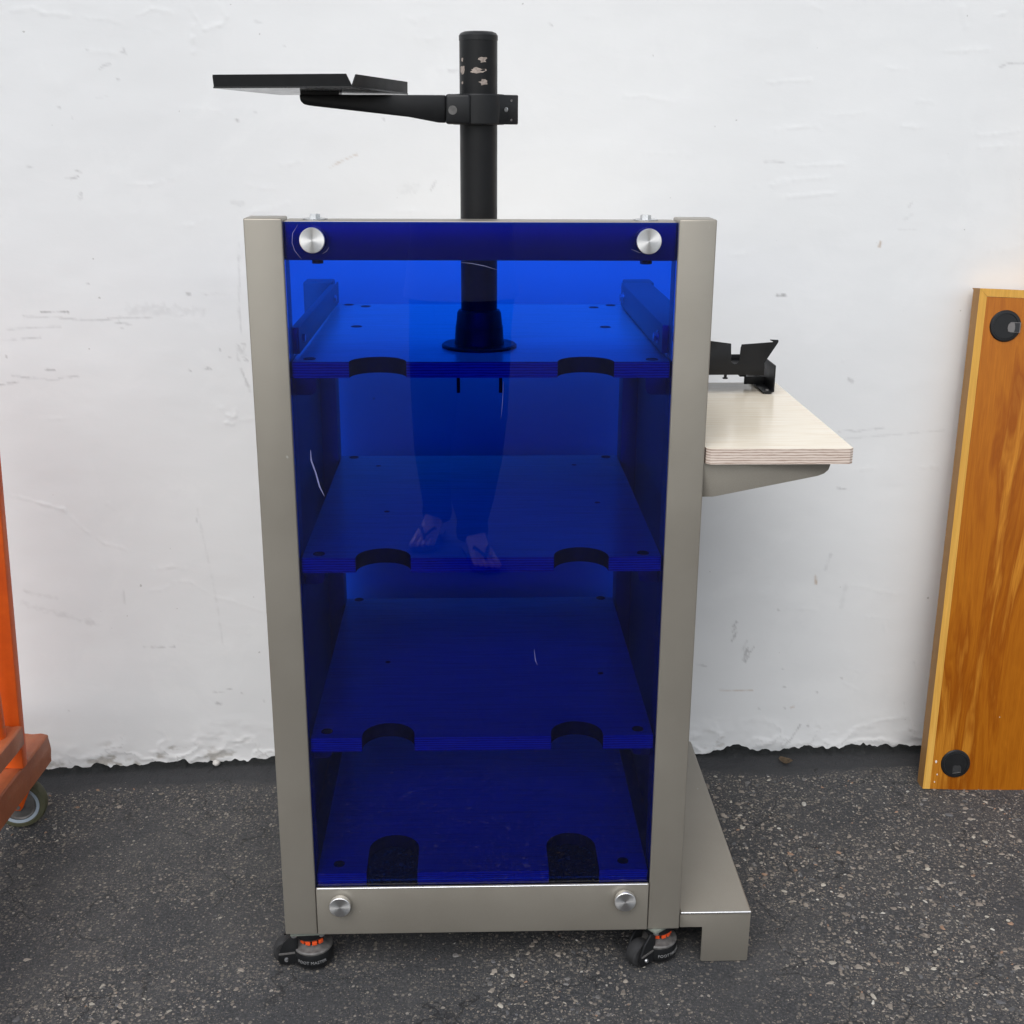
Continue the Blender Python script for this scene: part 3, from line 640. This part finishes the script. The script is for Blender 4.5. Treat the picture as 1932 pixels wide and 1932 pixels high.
# levelling casters
def make_caster():
    c = bpy.data.objects.new('caster', None); link(c, cart); c.empty_display_size = .03
    boxo('mounting_plate', (-.030, .030, -.029, .029, .0715, .0778), simple('plate_grey', (.20, .22, .19), .5), c, .001)
    for x in (-.024, .024):
        bm = bmesh.new(); cyl(bm, (x, -.024, .0715), (0, 0, -1), .0055, .0048, .0035, 12); from_bm('bolt', bm, M_STEEL, c)
    bm = bmesh.new(); lathe(bm, (.006, 0, .0035), [(0, 0), (.030, 0), (.034, .004), (.0355, .012), (.0355, .027), (.0345, .030), (.0300, .0305)], 40); cup = from_bm('foot_cup', bm, M_BLACKP, c)
    bm = bmesh.new(); lathe(bm, (.006, 0, .0335), [(.0345, 0), (.0350, .0030), (.0330, .0050), (.0250, .0060), (.0180, .012), (0, .012)], 40); from_bm('ring', bm, M_GREY, c)
    bm = bmesh.new(); b0 = bmesh.new(); lathe(b0, (.006, 0, .0455), [(.0, 0), (.0198, 0), (.0198, .0125), (0, .0125)], 32); from_bm('spindle', b0, M_BLACKP, c)
    for k in range(4):
        a = 2*math.pi*(k-1.6)/12-math.pi/2; b2 = bmesh.new(); box(b2, .0195, .0245, -.0042, .0042, .0005, .0085, .0006); b2.transform(Matrix.Translation((.006, 0, .047)) @ Matrix.Rotation(a, 4, 'Z'))
        mt = bpy.data.meshes.new('t'); b2.to_mesh(mt); b2.free(); bm.from_mesh(mt); bpy.data.meshes.remove(mt)
    from_bm('adjuster', bm, M_ORANGEP, c)
    bm = bmesh.new(); lathe(bm, (.003, 0, .058), [(0, 0), (.027, 0), (.030, .004), (.030, .0135), (0, .0135)], 36); from_bm('swivel_hub', bm, M_BLACKP, c)
    bm = bmesh.new(); lathe(bm, (-.040, 0, .025), [(0, -.0115), (.0205, -.0115), (.0235, -.0090), (.0245, -.004), (.0245, .004), (.0235, .0090), (.0205, .0115), (0, .0115)], 40, '-Y'); from_bm('wheel', bm, M_RUBBER, c)
    side = [(-.052, .008), (-.048, .0065), (-.020, .009), (-.004, .010), (-.004, .030), (-.020, .032), (-.020, .058), (-.012, .0655), (-.030, .0655), (-.044, .050), (-.053, .030), (-.055, .018)]
    for s in (-1, 1):
        y0, y1 = sorted((s*.0135, s*.0185)); prismo('fork', side, 'Y', y0, y1, M_BLACKP, c, .0008)
        bm = bmesh.new(); cyl(bm, (-.040, s*.0185, .0170), (0, s, 0), .0040, .0030, .0030, 16); from_bm('axle_bolt', bm, M_STEEL, c)
        y0, y1 = sorted((s*.0186, s*.0200)); prismo('link_bar', [(-.0525, .0265), (-.024, .029), (-.024, .033), (-.0525, .0305)], 'Y', y0, y1, M_GREY, c, .0004)
    cu = bpy.data.curves.new('lettering', 'FONT'); cu.body = 'FOOT MASTER'; cu.size = .0082; cu.align_x = 'CENTER'; cu.extrude = .0003; cu.resolution_u = 2
    to = bpy.data.objects.new('tmp', cu); COL.objects.link(to); bpy.context.view_layer.update()
    me = bpy.data.meshes.new_from_object(to.evaluated_get(bpy.context.evaluated_depsgraph_get())); bpy.data.objects.remove(to)
    for v in me.vertices:
        th = v.co.x/.0357; r = .0357+v.co.z; z = v.co.y; v.co = (.006+r*math.sin(th), -r*math.cos(th), .0165+z)
    finish('lettering', me, M_LETTER, c, 0)
    return c
cas = make_caster()
spots = [(.036, .034, 3), (W-.036, .034, 38), (.036, REAR+.028, -20), (W-.036, REAR+.028, 160)]
for i, (u, v, a) in enumerate(spots):
    c = cas if i == 0 else copy_tree(cas, cart)
    c.location = CART_O @ Vector((u, v, 0)); c.rotation_euler = (0, 0, rad(a))

# ------------------------------------------------------------------ black bracket standing on the side shelf
bk = empty('device_bracket', cart_world(.80, .46, TZ), YAW, label='black sheet metal device bracket with notched front standing on the side shelf', cat='bracket')
BO = Matrix.Translation((-.80, -.46, -TZ))
nt_ = [(.8214, 1.0109), (.8175, 1.0065), (.8134, 1.0053), (.8090, 1.0068), (.8060, 1.0110)]
front = [(.700, .9890), (.8689, .9850), (.8689, 1.0000), (.8675, 1.0080), (.8905, 1.0450), (.8916, 1.0475), (.8912, 1.0508), (.8760, 1.0515), (.8760, 1.0500), (.8830, 1.0475), (.8810, 1.0462), (.8241, 1.0425), (.8225, 1.0360)]+nt_+[(.8046, 1.0425), (.8040, 1.0440), (.7654, 1.0490), (.700, 1.0520)]
prismo('front_plate', front, 'Y', .3985, .4008, M_BLACK, bk, .0004, BO)
boxo('base_plate', (.700, .8685, .4008, .545, .9855, .9877), M_BLACK, bk, .0004, BO)
boxo('back_plate', (.700, .8685, .5452, .5474, .9855, .9980), M_BLACK, bk, .0004, BO)
boxo('latch', (.806, .8215, .470, .486, .9878, 1.0110), M_BLACKP, bk, .001, BO)
bm = bmesh.new(); cyl(bm, (.7981, .404, .9853), (0, 0, -1), .0028, .0028, .006, 10); cyl(bm, (.7981, .404, .9797), (0, 0, -1), .0052, .0048, .0018, 12); from_bm('screw', bm, M_BLACKP, bk, off=BO)
for u in (.8690, .700):
    bm = bmesh.new(); prism(bm, rr(.402, .575, TZ+.0035, 1.0025, .003), 'X', u+.0195, u+.0220); box(bm, u+.0005, u+.0195, .402, .575, TZ+.0035, TZ+.0055, .0003)
    ft = from_bm('foot_rail', bm, M_BLACK, bk, off=BO)
    for v in (.412, .560):
        bm = bmesh.new(); cyl(bm, (u+.011, v, TZ+.0002), (0, 0, 1), .0085, .0085, .0033, 20); from_bm('pad', bm, M_RUBBER, ft, off=BO)
        bm = bmesh.new(); cyl(bm, (u+.011, v, TZ+.0055), (0, 0, 1), .004, .0034, .002, 14); from_bm('screw', bm, M_GREY, ft, off=BO)
    boxo('crossbar', (u-.02, u+.0195, .470, .474, TZ+.0057, TZ+.020), M_BLACK, bk, .0004, BO)
for u in (.73, .84):
    boxo('stay', (u, u+.012, .47, .50, TZ+.020, .9853), M_BLACK, bk, .0004, BO)

# ------------------------------------------------------------------ table top leaning on the wall, taller board behind it
def leaning(name, xl, xr, yb, zh, th, lean, roll, label, cat, mats, band, grom=()):
    """local frame: x across, z up the board, y thickness (front face y=0)"""
    root = empty(name, (xl, yb, .0015), label=label, cat=cat); root.rotation_euler = (-lean, roll, 0)
    w_ = xr-xl; b = band; mf, me_, ms = mats
    prismo('veneer_panel', [(b, b*0), (w_-b, 0), (w_-b, zh-b), (b, zh-b)], 'Y', 0.0, th-.002, mf, root, .0006)
    # edging strips with a mitre, sides slightly chamfered
    ch = .010
    def strip(nm, outl):
        bm = bmesh.new(); f0 = [bm.verts.new((x, -.0006, z)) for x, z, _, _ in outl]; f1 = [bm.verts.new((x2, th-ch, z2)) for _, _, x2, z2 in outl]; f2 = [bm.verts.new((x2+(ch*.8 if x2 < .002 else 0)*(1 if nm == 'left_edging' else 0), th, z2)) for _, _, x2, z2 in outl]
        n = len(outl); bm.faces.new(f0); bm.faces.new(f2[::-1])
        for A_, B_ in ((f0, f1), (f1, f2)):
            for k in range(n): bm.faces.new((A_[k], B_[k], B_[(k+1) % n], A_[(k+1) % n]))
        bmesh.ops.recalc_face_normals(bm, faces=bm.faces)
        for f in bm.faces: f.material_index = 0 if abs(f.normal.y) > .5 or nm == 'top_edging' else 1
        from_bm(nm, bm, [me_, ms], root, 20)
    q = lambda x, z: (x, z, x, z)
    strip('left_edging', [q(0, 0), q(b-.0004, 0), q(b-.0004, zh-b), q(0, zh)])
    strip('right_edging', [q(w_, 0), q(w_, zh), q(w_-b+.0004, zh-b), q(w_-b+.0004, 0)])
    strip('top_edging', [q(0.0003, zh), q(b, zh-b+.0004), q(w_-b, zh-b+.0004), q(w_-.0003, zh)])
    return root
TL = leaning('table_top', .9300, 1.62, 2.4425, 1.112, .046, rad(6.15), rad(2.1), 'cherry veneer table top with black grommets leaning against the wall', 'table top', (M_CHERRY, M_EDGE, M_SIDE), .0165)
def grommet(x, z, slot):
    bm = bmesh.new(); lathe(bm, (x, -.0002, z), [(0, .0022), (.0255, .0022), (.0262, .0034), (.0310, .0030), (.0328, .0012), (.0330, 0)], 44, '-Y'); o = from_bm('grommet', bm, M_BLACKP, TL)
    if slot == 'side':
        bm = bmesh.new(); prism(bm, [(x+.006, z-.011), (x+.012, z-.0125), (x+.031, z-.0125), (x+.031, z+.0085), (x+.016, z+.0085), (x+.010, z+.0085), (x+.0055, z+.003), (x+.0045, z-.004)], 'Y', -.0036, -.0024); from_bm('slot', bm, simple('slot_grey', (.17, .16, .155), .7), o)
        bm = bmesh.new(); prism(bm, [(x+.0185, z-.0115), (x+.029, z-.0115), (x+.029, z+.0075), (x+.0175, z+.0075), (x+.0195, z+.001), (x+.0200, z-.005)], 'Y', -.0041, -.0037); from_bm('slot_gap', bm, M_DARK, o)
    else:
        bm = bmesh.new(); prism(bm, rr(x-.006, x+.013, z-.022, z-.003, .006), 'Y', -.0034, -.0023); from_bm('slot', bm, M_RUBBER, o)
        bm = bmesh.new(); prism(bm, [(x-.0055, z-.0228), (x+.012, z-.0195), (x+.012, z-.0182), (x-.0055, z-.0215)], 'Y', -.0042, -.0035); from_bm('slot_edge', bm, M_GREY, o)
    return o
def tl_local(px, py):
    Rm = TL.rotation_euler.to_matrix(); n = Rm @ Vector((0, 1, 0)); r = Vector(ray(px, py)); c = Vector((0, 0, H)); p = Vector(TL.location)
    t = (p-c).dot(n)/r.dot(n); return Rm.transposed() @ (c+r*t-p)
a_ = tl_local(1896.5, 615); grommet(a_.x, a_.z, 'side'); a_ = tl_local(1802.5, 1440.5); grommet(a_.x, a_.z, 'low')
for px, py, s in ((1748, 1437, .003), (1750, 1461, .0016), (1745, 1475, .0015), (1868, 1353, .001)):
    a_ = tl_local(px+18, py); bm = bmesh.new(); prism(bm, [(a_.x+s*math.cos(k)*(.6+.5*random.random()), a_.z+s*1.5*math.sin(k)*(.6+.5*random.random())) for k in np.linspace(0, 5.4, 7)], 'Y', -.0006, -.0001); from_bm('paint_spot', bm, simple('white_spot', (.7, .66, .6), .7), TL)
tb = empty('tall_board', (1.108, float(wall_y(1.108))-.0225, 0), label='taller brown wooden board standing behind the table top at the right margin', cat='board')
tb.rotation_euler = (0, 0, math.atan(WALL_K))
boxo('panel', (0, .62, 0, .018, .0015, 1.95), M_CHERRY, tb, .002)
boxo('edging', (-.008, -.0004, -.001, .0185, .0015, 1.95), M_EDGE, tb, .0015)

# ------------------------------------------------------------------ orange trolley at the left margin
ot = empty('orange_trolley', (-1.25, 1.9, 0), label='chipped orange steel trolley frame on a caster at the left margin', cat='trolley')
OO = Matrix.Translation((1.25, -1.9, 0))
def ragged(name, dims, amp=.003, mat=M_SALMON, cuts=14):
    bm = bmesh.new(); box(bm, *dims); bmesh.ops.bevel(bm, geom=bm.edges[:], offset=.003, segments=1, affect='EDGES')
    bmesh.ops.subdivide_edges(bm, edges=[e for e in bm.edges if e.calc_length() > .04], cuts=cuts, use_grid_fill=True)
    for v in bm.verts:
        n = float(fbm(np.array(v.co.x*60+v.co.z*31), np.array(v.co.y*60), 13, 3)); v.co += Vector((n, n*.6, n*.8))*amp
    return from_bm(name, bm, mat, ot, 40, OO)
BX = -.979
ragged('base_beam', (BX-.085, BX, 1.35, 2.325, .124, .190), .0028)
ragged('end_beam', (-1.75, BX-.0855, 2.255, 2.323, .126, .187), .003)
ragged('base_beam', (-1.82, -1.7505, 1.35, 2.325, .124, .190), .004)
ragged('upper_rail', (-1.012, -.963, 1.40, 2.170, .248, .289), .003)
bm = bmesh.new(); prism(bm, rr(-1.052, -.976, 2.176, 2.200, .003, 2), 'Z', .190, .98); bm.transform(Matrix.Translation((-1, 2.188, .19)) @ Matrix.Rotation(rad(-3.2), 4, 'X') @ Matrix.Rotation(rad(.7), 4, 'Y') @ Matrix.Translation((1, -2.188, -.19))); from_bm('upright', bm, M_ORANGE, ot, 30, OO)
bm = bmesh.new(); tube(bm, [(-.998, 2.120, .286), (-1.012, 2.120, 1.20)], .021, 20); from_bm('brace', bm, M_ORANGE, ot, off=OO)
for q in range(2):
    bm = bmesh.new(); cyl(bm, (-1.035-.03*q, 2.1755, .222), (0, -1, 0), .010, .010, .008, 6); from_bm('bolt', bm, simple('rusty_bolt', (.08, .06, .05), .7, .3), ot, off=OO)
M_TYRE = simple('olive_tyre', (.10, .098, .055), .7, 0, .2, 40); M_HUB = simple('worn_hub', (.22, .21, .20), .45, .5, .25, 60); M_HRING = simple('blue_grey_ring', (.36, .42, .48), .5)
def trolley_caster(loc, rz):
    c = bpy.data.objects.new('caster', None); link(c, ot)
    bm = bmesh.new(); lathe(bm, (0, 0, .0555), [(.036, -.012), (.044, -.0165), (.052, -.014), (.0552, -.006), (.0552, .006), (.052, .014), (.044, .0165), (.036, .012)], 44, '-Y'); t = from_bm('tyre', bm, M_TYRE, c)
    for s in (-1, 1):
        bm = bmesh.new(); lathe(bm, (0, 0, .0555), [(0, s*.0135), (.012, s*.0135), (.013, s*.0165), (.031, s*.0115), (.0335, s*.0150), (.0355, s*.0135), (.0355, 0)], 36, '-Y'); from_bm('hub', bm, M_HUB, c)
        bm = bmesh.new(); lathe(bm, (0, 0, .0555), [(.0350, s*.0152), (.0410, s*.0170), (.0420, s*.0163)], 36, '-Y'); from_bm('rim', bm, M_HRING, c)
        y0, y1 = sorted((s*.0215, s*.0245)); prismo('fork', [(-.009, .0500), (.004, .0470), (.010, .054), (.036, .112), (.036, .120), (-.002, .120)], 'Y', y0, y1, M_ORANGE, c, .0005)
    bm = bmesh.new(); cyl(bm, (0, -.026, .0555), (0, 1, 0), .005, .005, .052, 10); from_bm('axle', bm, M_HUB, c)
    boxo('mount', (-.022, .040, -.033, .033,   .1203, .1238), M_ORANGE, c, .001)
    c.location = OO @ Vector(loc); c.rotation_euler = (0, 0, rz); return c
tc = trolley_caster((-1.036, 2.276, 0), rad(9))
for loc, a in (((BX-.045, 1.45, 0), 40), ((-1.785, 1.45, 0), -15), ((-1.785, 2.25, 0), 10)):
    c = copy_tree(tc, ot); c.location = OO @ Vector(loc); c.rotation_euler = (0, 0, rad(a))

# ------------------------------------------------------------------ leaf and white pebble at the foot of the wall
P = on_ground(1480, 1440); bm = bmesh.new(); n = 12; ring = []
for k in range(n):
    a = 6.283*k/n; l_ = .019*(1-.25*abs(math.sin(a*1.5))); x, y = l_*math.cos(a), .010*math.sin(a)*(1+.3*math.cos(a)); ring.append(bm.verts.new((x, y, .004+.010*(x/.019)**2+.3*abs(y))))
cn = [bm.verts.new((-.008, 0, .003)), bm.verts.new((.008, 0, .003))]
for k in range(n): bm.faces.new((ring[k], ring[(k+1) % n], cn[0] if math.cos(6.283*(k+.5)/n) < 0 else cn[1]))
bm.faces.new((cn[0], cn[1], ring[3])); bm.faces.new((cn[1], cn[0], ring[9]))
bmesh.ops.solidify(bm, geom=bm.faces[:], thickness=.0008)
lf_ = from_bm('dead_leaf', bm, simple('dead_leaf', (.20, .145, .09), .8, 0, .4, 150), None, 60); lf_.location = (P[0], min(P[1], float(wall_y(P[0]))-.035), .0022); lf_.rotation_euler = (.25, .1, -.5)
tag(lf_, 'curled brown dead leaf on the tar at the foot of the wall', 'leaf')
P = on_ground(410, 1446); bm = bmesh.new(); bmesh.ops.create_icosphere(bm, subdivisions=3, radius=.0085)
for v in bm.verts: v.co *= 1+.12*float(fbm(np.array(v.co.x*200), np.array(v.co.y*200+v.co.z*130), 4, 2)); v.co.z *= .85
pb = from_bm('pebble', bm, simple('white_pebble', (.62, .60, .57), .7), None, 60); pb.location = (P[0], min(P[1], float(wall_y(P[0]))-.018), .0125)
tag(pb, 'round whitish pebble lying on the tar against the wall, left of the cart', 'pebble')

# ------------------------------------------------------------------ the person taking the picture (seen mirrored in the acrylic)
M_SKIN = simple('skin', (.70, .47, .36), .5, 0, .06, 40); M_TROUSER = simple('dark_cloth', (.009, .010, .013), .85, 0, .2, 30); M_SHIRT = simple('pale_cloth', (.42, .42, .43), .85, 0, .05, 30)
M_HAIR = simple('dark_hair', (.02, .015, .012), .45, 0, .3, 200); M_SANDAL = simple('dark_sandal', (.02, .02, .022), .6); M_EYE = simple('eye', (.06, .04, .03), .2)
def skinned(name, V, E, Rd, root, mat, parent, sub=2):
    me = bpy.data.meshes.new(name); me.from_pydata(V, E, []); o = bpy.data.objects.new(name, me); COL.objects.link(o)
    m1 = o.modifiers.new('s', 'SKIN'); m1.use_smooth_shade = True; m2 = o.modifiers.new('u', 'SUBSURF'); m2.levels = sub; m2.render_levels = sub
    for i, r in enumerate(Rd):
        d = me.skin_vertices[0].data[i]; d.radius = (r, r) if not isinstance(r, tuple) else r; d.use_root = i == root
    bpy.context.view_layer.update(); dg = bpy.context.evaluated_depsgraph_get()
    nm = bpy.data.meshes.new_from_object(o.evaluated_get(dg)); bpy.data.objects.remove(o); bpy.data.meshes.remove(me)
    return finish(name, nm, mat, parent, 180)
PX, PY = -.02, -.46
person = empty('person', (PX, PY, 0), label='person in a pale top, dark loose trousers and thong sandals mirrored in the blue panel', cat='person')
PO = Matrix.Translation((-PX, -PY, 0))
V = []; E = []; Rd = []
def jt(p, r, par=None):
    V.append(tuple(Vector(p)-Vector((PX, PY, 0)))); Rd.append(r)
    if par is not None: E.append((par, len(V)-1))
    return len(V)-1
pel = jt((-.02, -.465, .94), (.13, .10)); wai = jt((-.02, -.465, 1.08), (.115, .085), pel); che = jt((-.02, -.462, 1.26), (.135, .09), wai)
nb = jt((-.02, -.458, 1.41), (.06, .055), che); nk = jt((-.02, -.445, 1.47), .048, nb); hd0 = jt((-.02, -.428, 1.53), (.062, .07), nk); hd1 = jt((-.02, -.432, 1.60), (.075, .09), hd0); hd2 = jt((-.02, -.44, 1.665), (.062, .07), hd1)
ns = jt((-.02, -.328, 1.578), .009, hd1)
for sx in (-.078, .078): jt((-.02+sx*1.08, -.44, 1.585), .014, hd1)
for hip, kn, an, heel, ball, tip, sp in (((-.105, -.465, .88), (-.112, -.462, .48), (-.112, -.600, .085), (-.108, -.630, .035), (-.150, -.478, .034), (-.168, -.415, .024), -.35), ((.065, -.46, .88), (.055, -.405, .48), (.008, -.390, .085), (.0, -.425, .035), (.038, -.255, .034), (.055, -.190, .024), .3)):
    h = jt(hip, .095, pel); k = jt(kn, .06, h); ca = jt(tuple(Vector(kn)*.45+Vector(an)*.55), .05, k); a = jt(an, .036, ca); jt(heel, .030, a); b = jt(ball, (.042, .022), a)
    d = (Vector(tip)-Vector(ball)); d.z = 0; L = d.length; d.normalize(); sdv = Vector((d.y, -d.x, 0))
    inner = -1 if sp > 0 else 1                                   # big toe lies on the inner side
    for q, (off_, ln, rr2) in enumerate(((-.034, 1.0, .013), (-.013, .98, .0095), (.004, .88, .009), (.020, .74, .0085), (.034, .56, .008))):
        p0 = Vector(ball)+d*.012+sdv*off_*(-inner)*-1; tp = p0+d*(L*ln); t1 = jt((p0.x, p0.y, .030), rr2*1.15, b); jt((tp.x, tp.y, .022), rr2, t1)
for s_ in (-1, 1):
    sh = jt((-.02+s_*.165, -.462, 1.365), .055, che); el = jt((-.02+s_*.215, -.31, 1.165), .042, sh); wr = jt((-.0+s_*.095, -.105, 1.335), .028, el); pa = jt((s_*.062, -.052, 1.372), (.030, .018), wr)
    for q in range(4):
        f1 = jt((s_*.060, -.030, 1.352+q*.019), .0095, pa); f2 = jt((s_*.053, -.018, 1.354+q*.019), .0085, f1); jt((s_*.043, -.0165, 1.356+q*.018), .0075, f2)
    th = jt((s_*.055, -.062, 1.392), .011, pa); jt((s_*.036, -.046, 1.408), .009, th)
skinned('body', V, E, Rd, pel, M_SKIN, person)
def loft(bm, rings, n=28, cap=True, wob=.0, seed=1):
    prev = None
    for i, (c, rx, ry) in enumerate(rings):
        R = []
        for k in range(n):
            a = 2*math.pi*k/n; w_ = 1+wob*float(fbm(np.array(k*.7+seed*9.), np.array(i*.8), seed, 3))
            R.append(bm.verts.new((c[0]+rx*w_*math.cos(a), c[1]+ry*w_*math.sin(a), c[2])))
        if prev:
            for k in range(n): bm.faces.new((prev[k], prev[(k+1) % n], R[(k+1) % n], R[k]))
        prev = R
    return bm
bm = bmesh.new()
loft(bm, [((-.02, -.465, 1.02), .150, .125), ((-.02, -.465, .95), .172, .140), ((-.02, -.463, .88), .178, .145), ((-.022, -.462, .80), .172, .14), ((-.023, -.458, .72), .155, .12)], wob=.04)
for r_ in ([((-.108, -.464, .90), .088, .12), ((-.108, -.463, .70), .092, .115), ((-.104, -.465, .50), .092, .10), ((-.100, -.500, .34), .090, .092), ((-.098, -.550, .20), .074, .078), ((-.112, -.585, .125), .052, .060), ((-.112, -.592, .095), .055, .062), ((-.112, -.592, .065), .050, .056)],
           [((.064, -.46, .90), .084, .12), ((.052, -.445, .70), .092, .115), ((.040, -.420, .50), .092, .10), ((.024, -.400, .34), .090, .092), ((.010, -.390, .20), .076, .080), ((.010, -.388, .120), .054, .064), ((.009, -.388, .090), .058, .066), ((.008, -.386, .060), .052, .060)]): loft(bm, r_, wob=.07, seed=int(abs(r_[0][0][0]*100)))
tro = from_bm('trousers', bm, M_TROUSER, person, 60, PO)
bm = bmesh.new(); loft(bm, [((-.02, -.465, .885), .196, .160), ((-.02, -.465, .95), .186, .152), ((-.02, -.465, 1.08), .168, .130), ((-.02, -.463, 1.22), .180, .128), ((-.02, -.462, 1.33), .186, .115), ((-.02, -.460, 1.40), .150, .085), ((-.02, -.458, 1.435), .078, .068)], wob=.05, seed=4)
for s_ in (-1, 1): tube(bm, [(-.02+s_*.13, -.462, 1.375), (-.02+s_*.182, -.43, 1.32), (-.02+s_*.212, -.335, 1.20)], [.062, .066, .060], 18)
from_bm('shirt', bm, M_SHIRT, person, 60, PO)
bm = bmesh.new(); bmesh.ops.create_uvsphere(bm, u_segments=24, v_segments=16, radius=.098)
for v in list(bm.verts):
    if v.co.y > .055 and v.co.z < .045: bm.verts.remove(v)
for v in bm.verts: v.co = Vector((v.co.x*.88-.02, v.co.y*1.02-.448, v.co.z*1.1+1.622))
for v in bm.verts:
    if v.co.z < 1.60 and v.co.y < -.44: v.co.z -= (1.60-v.co.z)*1.2
from_bm('hair', bm, M_HAIR, person, 60, PO)
for s_ in (-1, 1):
    bm = bmesh.new(); bmesh.ops.create_icosphere(bm, subdivisions=2, radius=.011); bm.transform(Matrix.Translation((-.02+s_*.031, -.352, 1.598))); from_bm('eye', bm, M_EYE, person, 60, PO)
bm = bmesh.new(); tube(bm, [(-.043, -.352, 1.545), (-.03, -.344, 1.541), (-.02, -.342, 1.542), (-.01, -.344, 1.541), (.003, -.352, 1.545)], [.002, .004, .0035, .004, .002], 8); from_bm('mouth', bm, simple('lips', (.40, .16, .14), .5), person, 60, PO)
for heel, tip in (((-.106, -.640), (-.172, -.395)), ((-.002, -.435), (.060, -.170))):
    h, t = Vector((*heel, 0)), Vector((*tip, 0)); d = (t-h).normalized(); q = Vector((d.y, -d.x, 0)); L = (t-h).length; out = []
    prof_ = [(0, .012), (.03, .030), (.3, .033), (.6, .043), (.82, .049), (.94, .038), (1., .014)]
    for f_, w_ in prof_: out.append(h+d*L*f_+q*w_)
    for f_, w_ in prof_[::-1]: out.append(h+d*L*f_-q*w_)
    so2 = prismo('sandal', [(p.x, p.y) for p in out], 'Z', .0015, .013, M_SANDAL, person, .002, PO)
    bm = bmesh.new(); toe = h+d*L*.80; 
    for w_ in (-.046, .046):
        e_ = h+d*L*.50+q*w_; m_ = h+d*L*.62+q*w_*.55
        tube(bm, [(toe.x, toe.y, .014), (toe.x, toe.y, .050), (m_.x, m_.y, .066), (e_.x, e_.y, .012)], [.003, .0045, .0055, .004], 8)
    from_bm('strap', bm, M_SANDAL, so2, 60, PO)
bm = bmesh.new(); box(bm, -.036, .036, -.075, .075, -.004, .004, .003, 3); box(bm, -.012, .012, .048, .072, -.0062, -.0042, .001)
po_ = from_bm('phone', bm, M_BLACKP); po_.matrix_world = co.matrix_world @ Matrix.Translation((0, -.058, .022)) @ Matrix.Rotation(math.pi, 4, 'Y') @ Matrix.Rotation(math.pi, 4, 'Y')
tag(po_, 'black phone held up in both hands of the person', 'phone')
